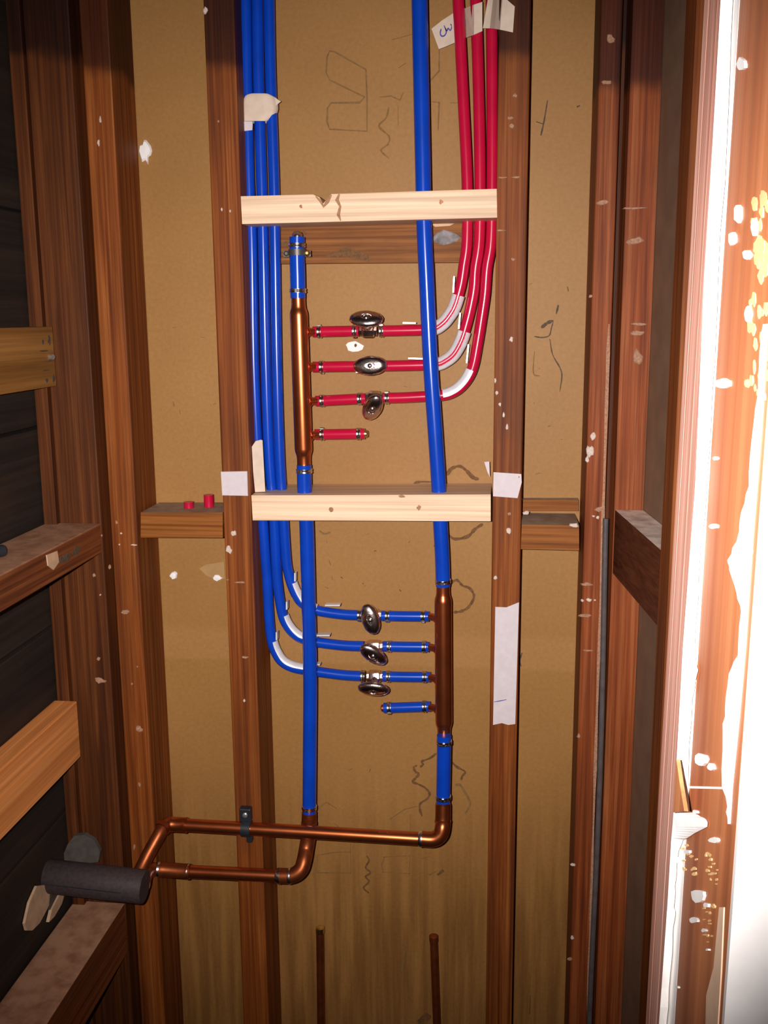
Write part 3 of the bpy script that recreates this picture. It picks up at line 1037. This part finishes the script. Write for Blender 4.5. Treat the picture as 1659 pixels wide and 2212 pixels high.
# bend supports
def support(P, p_from, p_to, a0, a1, lips, label, group):
    a, b = at(*p_from, YS), at(*p_to, YS)
    i0 = min(range(len(P)), key=lambda q: (P[q] - a).length)
    i1 = min(range(len(P)), key=lambda q: (P[q] - b).length)
    pts = P[i0:i1 + 1]
    t = thing('bend_support', pts[-1] - Vector((0, 0, RS)), label, 'support', group)
    mk('channel', channel(pts, RS + .0004, .0014, a0, a1), ZINC, t, True)
    for (x0, y0, x1, y1) in lips:
        p, q = at(x0, y0, YS - .006), at(x1, y1, YS - .006)
        d = (q - p).normalized()
        s = d.cross(Vector((0, -1, 0))) * .0011
        mk('end_lip', prism([p - s, q - s, q + s, p + s], (0, .012, 0)), ZINC, t)
    return t


support(rd_paths[0], (989, 640), (930, 711), 20, 338, [(981, 597, 979, 632), (870, 697.5, 898, 698)], 'shiny steel bend support on the red pipe of the top red valve', 'steel bend supports')
support(rd_paths[1], (1003, 715), (935, 788), 20, 338, [(994, 676, 991, 710), (882, 774, 914, 775)], 'shiny steel bend support on the red pipe of the middle red valve', 'steel bend supports')
support(rd_paths[2], (1019, 800), (955, 855), -15, 200, [(1012, 744, 1008, 784)], 'shiny steel bend support on the red pipe of the lowest red valve', 'steel bend supports')
support(bl_paths[2], (630, 1260), (683, 1318), 160, 338, [(637, 1238, 637, 1256), (702, 1308, 734, 1308)], 'shiny steel bend support on the blue pipe of the top blue valve', 'steel bend supports')
support(bl_paths[1], (611, 1328), (684, 1387), 160, 338, [(619, 1300, 619, 1317), (684, 1373, 712, 1373)], 'shiny steel bend support on the blue pipe of the middle blue valve', 'steel bend supports')
support(bl_paths[0], (588, 1388), (676, 1449), 160, 338, [(597, 1366, 597, 1383), (684, 1436, 691, 1436)], 'shiny steel bend support on the blue pipe of the lowest blue valve', 'steel bend supports')

# holes in the pine blocks
def holes_for(zlo, zhi, lists):
    out = []
    for P, r in lists:
        seg = [p for p in P if zlo - .05 < p.z < zhi + .05]
        if len(seg) < 2:
            seg = sorted(P, key=lambda p: abs(p.z - (zlo + zhi) / 2))[:2]
        seg = sorted(seg, key=lambda p: p.z)
        a, b = seg[0], seg[-1]
        if b.z - a.z < 1e-4:
            continue
        d = (b - a) / (b.z - a.z)
        out.append((a + d * (zlo - .05 - a.z), a + d * (zhi + .05 - a.z), r + .0012))
    return out


zl0, zl1 = at(800, 1127, YBK).z, at(800, 1066, YBK).z
for P in bl_paths:
    drill(lowo, holes_for(zl0, zl1, [(P, RS)]))
for P in (mainL, mainR):
    drill(lowo, holes_for(zl0, zl1, [(P, RM)]))
zu0, zu1 = at(800, 484, YBK).z, at(800, 408, YBK).z
for P in bl_paths + rd_paths:
    drill(uppo, holes_for(zu0, zu1, [(P, RS)]))
drill(uppo, holes_for(zu0, zu1, [(mainR, RM)]))

# copper pipes
YC = 1.4475
RC = 0.0107


def fit(parent, a, b, r=.0126, mat=COPPER, name='coupling'):
    return mk(name, lathe(a, b, [(0, RC), (.02, r), (.12, r), (.16, r - .0004), (.84, r - .0004), (.88, r), (.98, r), (1, RC)]), mat, parent, True)


cu = thing('copper_pipe', at(660, 1800, YC), 'upper copper pipe from the right elbow past the left stud, held by a black clamp', 'pipe')
up_main = path([(905, 1812, YC), (640, 1796, YC), (375, 1781, YC)], YC, 8)
mk('tube', tube(up_main, RC), COPPER, cu, True)
el = path([(957, 1738, YM - .013), (956.5, 1772, YM - .018), (956, 1786, YC + .006), (951, 1803, YC + .002), (936, 1813, YC), (908, 1812, YC)], YC, 6)
mk('elbow', tube(el, .0124), COPPER, cu, True)
mk('adapter', lathe(at(957, 1733, YM - .013), at(956.5, 1776, YM - .017), [(0, .0095), (.05, .0118), (.9, .0118), (.92, .0132), (1, .0132)]), COPPER, cu, True)
mk('solder_ring', lathe(at(912, 1812, YC), at(904, 1811.6, YC), [(0, .0128), (.5, .0130), (1, .0112)]), SOLDER, cu, True)
fit(cu, at(370, 1780.5, YC), at(404, 1782.5, YC))
# the elbow at the far left turns down towards the foam
el2 = path([(374, 1781, YC), (362, 1780, YC - .002), (352, 1787, YC - .012), (342, 1806, YC - .024), (322, 1842, YC - .040), (306, 1874, YC - .052), (291, 1906, YC - .058)], YC, 6)
mk('drop_tube', tube(el2, RC), COPPER_D, cu, True)
mk('elbow_rim', lathe(at(356, 1783, YC - .008), at(349, 1792, YC - .016), [(0, .0112), (.1, .0128), (.9, .0128), (1, .0112)]), COPPER, cu, True)

cl = thing('copper_pipe', at(520, 1888, YC), 'lower copper pipe from under the left blue main towards the black foam', 'pipe')
lo_main = path([(606, 1892, YC), (500, 1887, YC), (405, 1882.5, YC), (330, 1877, YC - .004)], YC, 8)
mk('tube', tube(lo_main, RC), COPPER, cl, True)
el3 = path([(668, 1762, YM), (667, 1800, YM + .002), (662, 1832, YM - .004), (657, 1858, YC + .012), (650, 1878, YC + .004), (632, 1891, YC), (604, 1892, YC)], YC, 6)
mk('elbow', tube(el3, .0124), COPPER_D, cl, True)
mk('adapter', lathe(at(668, 1753, YM), at(667.5, 1785, YM), [(0, .0095), (.06, .0122), (.7, .0118), (.72, .0130), (1, .0130)]), COPPER_D, cl, True)
mk('solder_ring', lathe(at(630, 1892, YC), at(622, 1892, YC), [(0, .0124), (.5, .0132), (1, .0124)]), SOLDER, cl, True)
mk('solder_ring', lathe(at(606, 1892, YC), at(596, 1891.6, YC), [(0, .0130), (.5, .0128), (1, .0110)]), SOLDER, cl, True)
fit(cl, at(412, 1883, YC), at(345, 1878, YC - .003), mat=COPPER_D)
mk('solder_ring', lathe(at(404, 1882.4, YC), at(411, 1883, YC), [(0, .0112), (.4, .0130), (1, .0122)]), SOLDER, cl, True)
mk('solder_ring', lathe(at(340, 1877.6, YC - .003), at(348, 1878, YC - .003), [(0, .0112), (.4, .0130), (1, .0122)]), SOLDER, cl, True)
te = path([(330, 1877, YC - .004), (316, 1888, YC - .03), (308, 1912, YC - .085)], YC, 6)
mk('end_elbow', tube(te, .0118), COPPER_D, cl, True)

# foam tube
a = Vector((XL - .02, 1.325, 0))
yl = 1.345
fa, fb = at(93, 1891, yl), at(313, 1916, yl)
fo = thing('foam_tube', (fa + fb) / 2 - Vector((0, 0, .026)), 'black foam insulation tube sticking out of the left wall', 'insulation')
d = (fb - fa).normalized()
fa2 = fa - d * .004
mk('sleeve', lathe(fa2, fb, [(0, .012), (0, .0235), (.015, .0255), (.5, .0255), (.985, .0255), (1, .0240), (1, .0118)], 36), FOAM, fo, True)
mk('seam', ribbon([fa2 + d * (k * .02) + Vector((0, -.0254, .002)) for k in range(1, 8)], .0012, wob=.1), BLACKP, fo)

# cut hole rim in the boards behind the foam
ho = thing('splintered_hole', atx(118, 1950, XL + .001), 'pale splintered edge of the hole round the black foam tube', 'hole edge')
mk('upper_edge', prism([at(a, b, 1.402) for a, b in [(133, 1856), (146, 1824), (160, 1806), (182, 1803), (204, 1816), (216, 1840), (212, 1862), (170, 1868)]], (0, .008, 0)), DULLGREY, ho)
mk('lower_edge', prism([atx(a, b, XL + .0045) for a, b in [(80, 1914), (64, 1950), (54, 1995), (58, 2010), (70, 2010), (86, 1994), (100, 1968), (106, 1955), (108, 1930), (96, 1912)]], (-.004, 0, 0)), CHIP, ho)
mk('splinter', prism([atx(a, b, XL + .006) for a, b in [(106, 1992), (112, 1966), (128, 1934), (140, 1930), (134, 1952), (118, 1980)]], (-.005, 0, 0)), CHIP, ho)
mk('grey_face', prism([atx(a, b, XL + .003) for a, b in [(88, 1918), (140, 1922), (138, 1936), (112, 1968), (98, 1960)]], (-.002, 0, 0)), DULLGREY, ho)

# black clamp on the left stud
bc = thing('pipe_clamp', at(533, 1815, YF), 'black plastic clamp holding the upper copper pipe to the left stud', 'clamp')
q = at(533, 1755, YF)
mk('nail_plate', boxv(q.x - .009, q.x + .010, YF - .014, YF - .0003, q.z - .010, q.z + .013, .002), BLACKP, bc)
cpt = at(533, 1789.5, YC)
tt = (up_main[-1] - up_main[0]).normalized()
mk('strap', lathe(cpt - tt * .0075, cpt + tt * .0075, [(0, .0109), (0, .0135), (1, .0135), (1, .0109)], 28), BLACKP, bc, True)
mk('hook', boxv(cpt.x - .002, cpt.x + .008, YF - .012, YF - .0003, cpt.z - .026, cpt.z - .011, .002), BLACKP, bc)
mk('nail_head', lathe(Vector((q.x + .001, YF - .014, q.z + .003)), Vector((q.x + .001, YF - .0165, q.z + .003)), [(0, .0042), (.6, .0042), (1, .003)], 14), NAIL, bc, True)

# capped copper stubs rising from the floor near the wall
for (x0, y0, x1, y1, m, lab) in [(691, 2004, 693.5, 2212, COPPER_D, 'thin dull copper pipe rising from the floor under the left blue main'),
                                 (936.5, 2022, 943.5, 2212, COPPER_D, 'thin darkened copper pipe rising from the floor below the copper elbow')]:
    a, b = at(x0, y0, 1.525), at(x1, y1, 1.525)
    e = a + (b - a) * (a.z / (a.z - b.z))
    t = thing('floor_pipe', e, lab, 'pipe', 'copper stubs from the floor')
    mk('tube', tube([a, (a + e) / 2, e], .0068), m, t, True)
    mk('cap', lathe(a - (a - e).normalized() * .010, a + (a - e).normalized() * .002, [(0, .0068), (.05, .0076), (.85, .0076), (1, .005)]), BRASS if x0 < 800 else m, t, True)

# grey cable beside the right corner stud
cb_pts = [at(1311 - (y - 1120) * 0.0325 + 3 * math.sin(y / 210), y, 1.449) for y in range(1120, 2260, 60)]
gc = thing('cable', cb_pts[-1], 'thin grey cable running down beside the right corner stud', 'cable')
down = [Vector((cb_pts[-1].x, 1.45, cb_pts[-1].z - .1)), Vector((cb_pts[-1].x - .002, 1.45, 0.0))]
mk('sheath', tube(catmull(cb_pts + down, 3), .0042, 12), CABLE, gc, True)

# ------------------------------------------------------------------ tape and paper
def sheet(name, poly, Y, mat, label, cat='tape', th=0.0005, group=None):
    o = mk(name, prism([at(a, b, Y) for a, b in poly], (0, th, 0)), mat)
    return tag(o, label, cat, group)


def sheet_t(name, poly, Y, mat, label, cat='tape', th=0.0005):
    P = [at(a, b, Y) for a, b in poly]
    c = sum(P, Vector()) / len(P)
    t = thing(name, c, label, cat)
    mk('face', prism(P, (0, th, 0)), mat, t)
    return t


YT = YF - .0012
t = sheet_t('tape_label', [(477, 1019), (534, 1018), (536, 1071), (480, 1070)], YT, PAPER, 'white tape square on the left stud with a long tail over the blue pipe')
# folds round the corner, then the curling tail
xs = at(534.5, 1045, YT).x
cz0, cz1 = at(534, 1070, YT).z, at(534, 1019, YT).z
mk('side_fold', prism([(xs, YT, cz0), (xs, YT, cz1), (xs + .0035, 1.492, cz1 + .004), (xs + .0035, 1.492, cz0 + .004)], (.0005, 0, 0)), PAPER, t)
mk('tail', prism([at(a, b, 1.474) for a, b in [(544, 965), (552, 953), (563, 950), (567, 951), (569, 990), (573, 1062), (551, 1063), (547, 1020)]], (0, .0005, 0)), MASK, t)
sheet('tape_label', [(1066, 1020), (1126, 1024), (1127, 1042), (1118, 1076), (1065, 1072)], YT, PAPER, 'white tape square on the right stud level with the lower pine block')
pn = sheet_t('paper_strip', [(1070, 1311), (1094, 1312), (1121, 1301), (1113, 1564), (1098, 1566), (1084, 1562), (1065, 1566)], YT, PAPER,
             'long torn white paper strip on the right stud with a pen mark', 'paper')
mk('pen_mark', ribbon([at(a, b, YT) for a, b in [(1067, 1516), (1080, 1514), (1094, 1511)]], .0013), INK, pn)
sheet('tape_scrap', [(1046, 998), (1057, 997), (1058, 1030), (1053, 1020)], 1.50, PAPER, 'small torn white tape scrap left of the right stud')

# tape wrapped round the three blue pipes
def wrap_ring(y, Y, x0, x1, r):
    a, b = at(x0, y, Y), at(x1, y, Y)
    P = []
    for k in range(9):
        an = math.pi / 2 + math.pi * k / 8
        P.append(a + Vector((math.cos(an) * r, -math.sin(an) * r, 0)))
    for k in range(9):
        an = -math.pi / 2 + math.pi * k / 8
        P.append(b + Vector((math.cos(an) * r, -math.sin(an) * r, 0)))
    return P


tw = thing('tape_wrap', at(560, 265, YS), 'cream tape wrapped round the three blue pipes near the top', 'tape')
rows = [(205, 550, 572), (206.5, 545, 577), (209, 541, 581), (213, 539, 584), (222, 537, 586.5), (236, 536, 587), (248, 535, 584), (256, 534, 579), (261, 534, 573), (264, 534, 566)]
R_ = [wrap_ring(y, YS, x0, x1, RS + .0016) for y, x0, x1 in rows]
V = [p for r in R_ for p in r]
n = len(R_[0])
Fs = []
for i in range(len(R_) - 1):
    for k in range(n):
        Fs.append([i * n + k, i * n + (k + 1) % n, (i + 1) * n + (k + 1) % n, (i + 1) * n + k])
mk('band', (V, Fs), MASK, tw, True)
mk('loose_end', prism([at(a, b, YS - .0105) for a, b in [(524, 262), (546, 262), (545, 281), (527, 283), (521, 277)]], (0, .0005, 0)), PAPER, tw)
mk('flap', prism([at(a, b, YS - .006) for a, b in [(592, 210), (607, 219), (596, 228)]], (0, .0005, 0)), MASK, tw)

# label tape round the red pipes: goes behind the first, over the other two
tr_ = thing('tape_label', at(1020, 80, YS), 'cream tape with blue handwriting round the red pipes at the top', 'tape')


def strip3(rows3):
    V, Fs = [], []
    for (xa, ya, xb, yb, Y) in rows3:
        for th in (0, .0005):
            V.append(at(xa, ya, Y) + Vector((0, th, 0)))
            V.append(at(xb, yb, Y) + Vector((0, th, 0)))
    for i in range(len(rows3) - 1):
        a, b = i * 4, i * 4 + 4
        Fs += [[a, a + 1, b + 1, b], [a + 2, a + 3, b + 3, b + 2], [a, a + 2, b + 2, b], [a + 1, a + 3, b + 3, b + 1]]
    return V, Fs


mk('written_end', strip3([(932, 62, 948, 106, 1.521), (955, 44, 962, 101, 1.519), (978, 29, 985, 91, 1.517), (1002, 19, 1006, 82, 1.517), (1024, 10, 1024, 75, 1.495),
                          (1042, 4, 1042, 67, 1.4945)]), MASK, tr_)
mk('loose_end', strip3([(1055, -8, 1043, 61, 1.4935), (1066, -12, 1058, 61, 1.4900), (1076, -14, 1068, 62, 1.4720), (1086, -10, 1080, 64, 1.4570), (1098, 2, 1094, 67, 1.4550), (1112, 14, 1108, 70, 1.4560)]), MASK, tr_)
for st_ in ([(953, 62), (951, 72), (954, 78), (960, 77), (964, 70), (962, 60)], [(959, 55), (965, 67), (968, 61), (973, 66), (976, 57), (973, 52)],
            [(1004, 39), (1006, 56), (1012, 55), (1014, 47), (1010, 43), (1006, 47)]):
    YY = 1.518 if st_[0][0] < 1000 else 1.515
    mk('handwriting', ribbon(catmull([at(a, b, YY) for a, b in st_], 4), .0016, wob=.2), INK, tr_)

# ------------------------------------------------------------------ small things
for i, (px, py0, py1, w, lab) in enumerate([(408, 1089, 1102, 22, 'flat red pipe offcut ring lying on the left dusty block'),
                                            (451, 1069, 1097, 21, 'taller red pipe offcut standing on the left dusty block')]):
    ztop = at(390, 1107, 1.468).z
    Yc = 1.505 if i == 0 else 1.515
    c = at(px, (py0 + py1) / 2, Yc)
    h = .010 if i == 0 else .020
    t = thing('pipe_offcut', (c.x, Yc, ztop), lab, 'offcut', 'red pipe offcuts')
    b0, b1 = Vector((c.x, Yc, ztop + .0003)), Vector((c.x, Yc, ztop + h))
    mk('sleeve', lathe(b0, b1, [(0, .0052), (0, .0079), (1, .0079), (1, .0052)], 24), RED, t, True)

YW = YB - .0006


def wall_bit(name, px, py, w, h, mat, label, cat='plaster', th=.004):
    k = 1 / 1400.0
    return tag(mk(name, blob(at(px, py, YW), w * k / 2, h * k / 2, th=th, n=14, jag=.35), mat), label, cat)


wall_bit('plaster_crumb', 315, 326, 24, 44, PLASTER, 'upright white plaster crumb high on the back wall of the left bay')
wall_bit('plaster_crumb', 375, 1243, 22, 18, PLASTER, 'small white plaster crumb in the left bay below the dusty block')
wall_bit('plaster_crumb', 472, 1248, 22, 16, PLASTER, 'small white crumb stuck beside the left stud under a torn paper flap')
tag(mk('torn_flap', prism([at(a, b, YW - .002) for a, b in [(430, 1228), (446, 1219), (484, 1213), (486, 1250), (466, 1252), (445, 1243)]], (0, .0008, 0)),
       plain('hardboard_paper', (.40, .235, .085), .7, var=.1)), 'torn tan paper flap on the back wall beside the left stud', 'flap')
t = thing('wall_anchor', at(767, 758, YW), 'white plaster washer with a screw hole below the top red valve', 'washer')
mk('washer', prism([at(a, b, YW - .002) for a, b in [(747, 745), (752, 740), (760, 738), (768, 737), (776, 741), (786, 747), (783, 755), (774, 759), (762, 760), (752, 757), (750, 750)]], (0, .002, 0)),
   PLASTER, t)
mk('screw_hole', blob(at(768, 746, YW - .0022), .0022, .0028, th=.0006, n=10, jag=.1), STAIN, t)

bt = thing('black_fitting', at(18, 1190, 1.16), 'small black plastic fitting lying on the shelf-like block at the left', 'fitting')
ztop = at(219, 1131, 1.424).z
ln = Vector((-.655, 1.175, ztop + .0082))
mk('barrel', lathe(ln + Vector((-.025, -.03, 0)), ln + Vector((.008, .034, 0)), [(0, .006), (.02, .008), (.3, .008), (.32, .0055), (.7, .0055), (.72, .008), (.98, .008), (1, .006)], 16), BLACKP, bt, True)
mk('collar', lathe(ln + Vector((-.012, -.004, 0)), ln + Vector((-.006, .008, 0)), [(0, .0078), (.1, .0082), (.9, .0082), (1, .0078)], 12), BLACKP, bt, True)
mk('metal_pin', lathe(ln + Vector((.006, -.02, .0)), ln + Vector((.016, -.022, .0)), [(0, .003), (.8, .003), (1, .002)], 10), NAIL, bt, True)

# ------------------------------------------------------------------ marks on the back wall
def mark(px, width, mat=STAIN, name='stain', curve=True):
    P = [at(a, b, YW) for a, b in px]
    P = catmull(P, 4) if curve and len(P) > 2 else P
    mk(name, ribbon(P, width / 1400.0), mat, wall_back)


def zm(pts, ox, oy, s):
    return [(ox + a / s, oy + b / s) for a, b in pts]


mark([(893, 1045), (906, 1041), (931, 1041)], 5)
mark(zm([(545, 345), (600, 270), (690, 245), (760, 290), (840, 370), (905, 390)], 860, 960, 5.184), 7)
mark(zm([(570, 1020), (640, 1060), (780, 1030), (860, 950), (950, 890)], 860, 960, 5.184), 7)
mark(zm([(590, 1545), (660, 1520), (720, 1580), (800, 1610), (850, 1690), (830, 1760), (780, 1830), (700, 1870), (620, 1880)], 860, 960, 5.184), 6)
mark(zm([(690, 390), (570, 480), (420, 540), (450, 590), (390, 640)], 860, 1580, 8.295), 4.5)
mark(zm([(340, 610), (280, 640), (310, 720), (370, 760), (320, 830), (260, 900), (350, 940), (470, 1000), (560, 1100), (530, 1200), (400, 1290), (390, 1400), (430, 1520)], 860, 1580, 8.295), 5)
mark(zm([(950, 540), (1060, 640), (1200, 720), (1150, 800), (1130, 870)], 860, 1580, 8.295), 5)
mark(zm([(1020, 960), (1110, 960), (1190, 1080), (1260, 1200), (1290, 1320), (1200, 1480)], 860, 1580, 8.295), 5, FAINT)
mark(zm([(560, 640), (545, 710), (530, 770)], 1120, 560, 6.507), 3.5, SCUFF)
mark(zm([(490, 860), (400, 900), (320, 965)], 1120, 560, 6.507), 6, SCUFF)
mark(zm([(490, 870), (460, 980), (430, 1075), (330, 1100), (220, 1085)], 1120, 560, 6.507), 2.5, SCUFF)
mark(zm([(440, 1120), (480, 1340), (580, 1520), (610, 1640), (580, 1865)], 1120, 560, 6.507), 2.5, SCUFF)
mark(zm([(225, 1290), (210, 1600), (300, 1640)], 1120, 560, 6.507), 2.5, FAINT)
mark(zm([(340, 600), (320, 720), (300, 812)], 1060, 0, 2.77), 4, SCUFF)
mark(zm([(272, 728), (312, 742)], 1060, 0, 2.77), 4, SCUFF)
mark(zm([(515, 640), (535, 632)], 1060, 0, 2.77), 6, SCUFF)
mark(zm([(490, 170), (520, 190), (555, 180)], 500, 1080, 2.592), 4, FAINT)
mark([(1128, 1410), (1122, 1428), (1126, 1440)], 4, SCUFF)
mark([(1146, 2150), (1144, 2190)], 4, SCUFF)
mark([(945, 1890), (958, 1880)], 14)
mark([(905, 2212), (918, 2196), (930, 2200)], 16, STAIN)
mark([(868, 2030), (873, 2060), (866, 2110)], 5, FAINT)

# outlined print on the board, upper and lower
up1 = [(240, 230), (290, 240), (600, 415), (612, 700), (612, 1030), (240, 1010), (215, 940), (218, 800), (255, 748), (540, 745), (590, 690), (240, 520), (205, 450), (215, 290), (240, 230)]
mark(zm(up1, 660, 60, 4.608), 3.6, FAINT, 'outlined_print', False)
for q in ([(1330, 215), (1330, 430), (1235, 535)], [(1245, 735), (1330, 742), (1320, 1020)], [(920, 780), (922, 970)], [(740, 690), (850, 680), (940, 720), (975, 640)],
          [(1440, 750), (1530, 745)], [(1090, 1010), (1240, 1000)], [(925, 400), (1000, 350)], [(860, 120), (1080, 60)]):
    mark(zm(q, 660, 60, 4.608), 3.4, FAINT, 'outlined_print', False)
mark(zm([(830, 790), (800, 900), (730, 980), (830, 1080), (820, 1160), (750, 1220), (830, 1300)], 660, 60, 4.608), 3.4, FAINT, 'outlined_print')
for q in ([(205, 590), (370, 560), (540, 555)], [(540, 470), (540, 770)], [(208, 600), (205, 760), (540, 765)], [(860, 605), (1130, 592)], [(1130, 592), (1128, 795)],
          [(860, 755), (1130, 770)], [(1135, 180), (1135, 350)], [(880, 600), (850, 680), (862, 755)], [(1240, 620), (1330, 600)], [(1240, 760), (1330, 780), (1400, 745)],
          [(370, 270), (450, 320)], [(220, 120), (300, 60), (400, 120)], [(930, 230), (1080, 130), (1200, 100)]):
    mark(zm(q, 640, 1720, 4.608), 3.4, FAINT, 'outlined_print', False)
mark(zm([(700, 590), (725, 640), (690, 710), (740, 760), (690, 800), (725, 850), (670, 910), (725, 965)], 640, 1720, 4.608), 4, STAIN, 'outlined_print')
rnd = random.Random(3)
for k in range(46):
    px, py = rnd.choice([(rnd.uniform(700, 1050), rnd.uniform(560, 1040)), (rnd.uniform(690, 940), rnd.uniform(1140, 1280)), (rnd.uniform(1130, 1240), rnd.uniform(600, 1060)),
                         (rnd.uniform(600, 1040), rnd.uniform(1640, 2200)), (rnd.uniform(350, 470), rnd.uniform(700, 1050))])
    L = rnd.uniform(3, 11)
    an = rnd.uniform(0, 3.14)
    mark([(px, py), (px + L * math.cos(an), py + L * math.sin(an))], rnd.uniform(2, 4), rnd.choice((SCUFF, FAINT, FAINT)), 'stain', False)
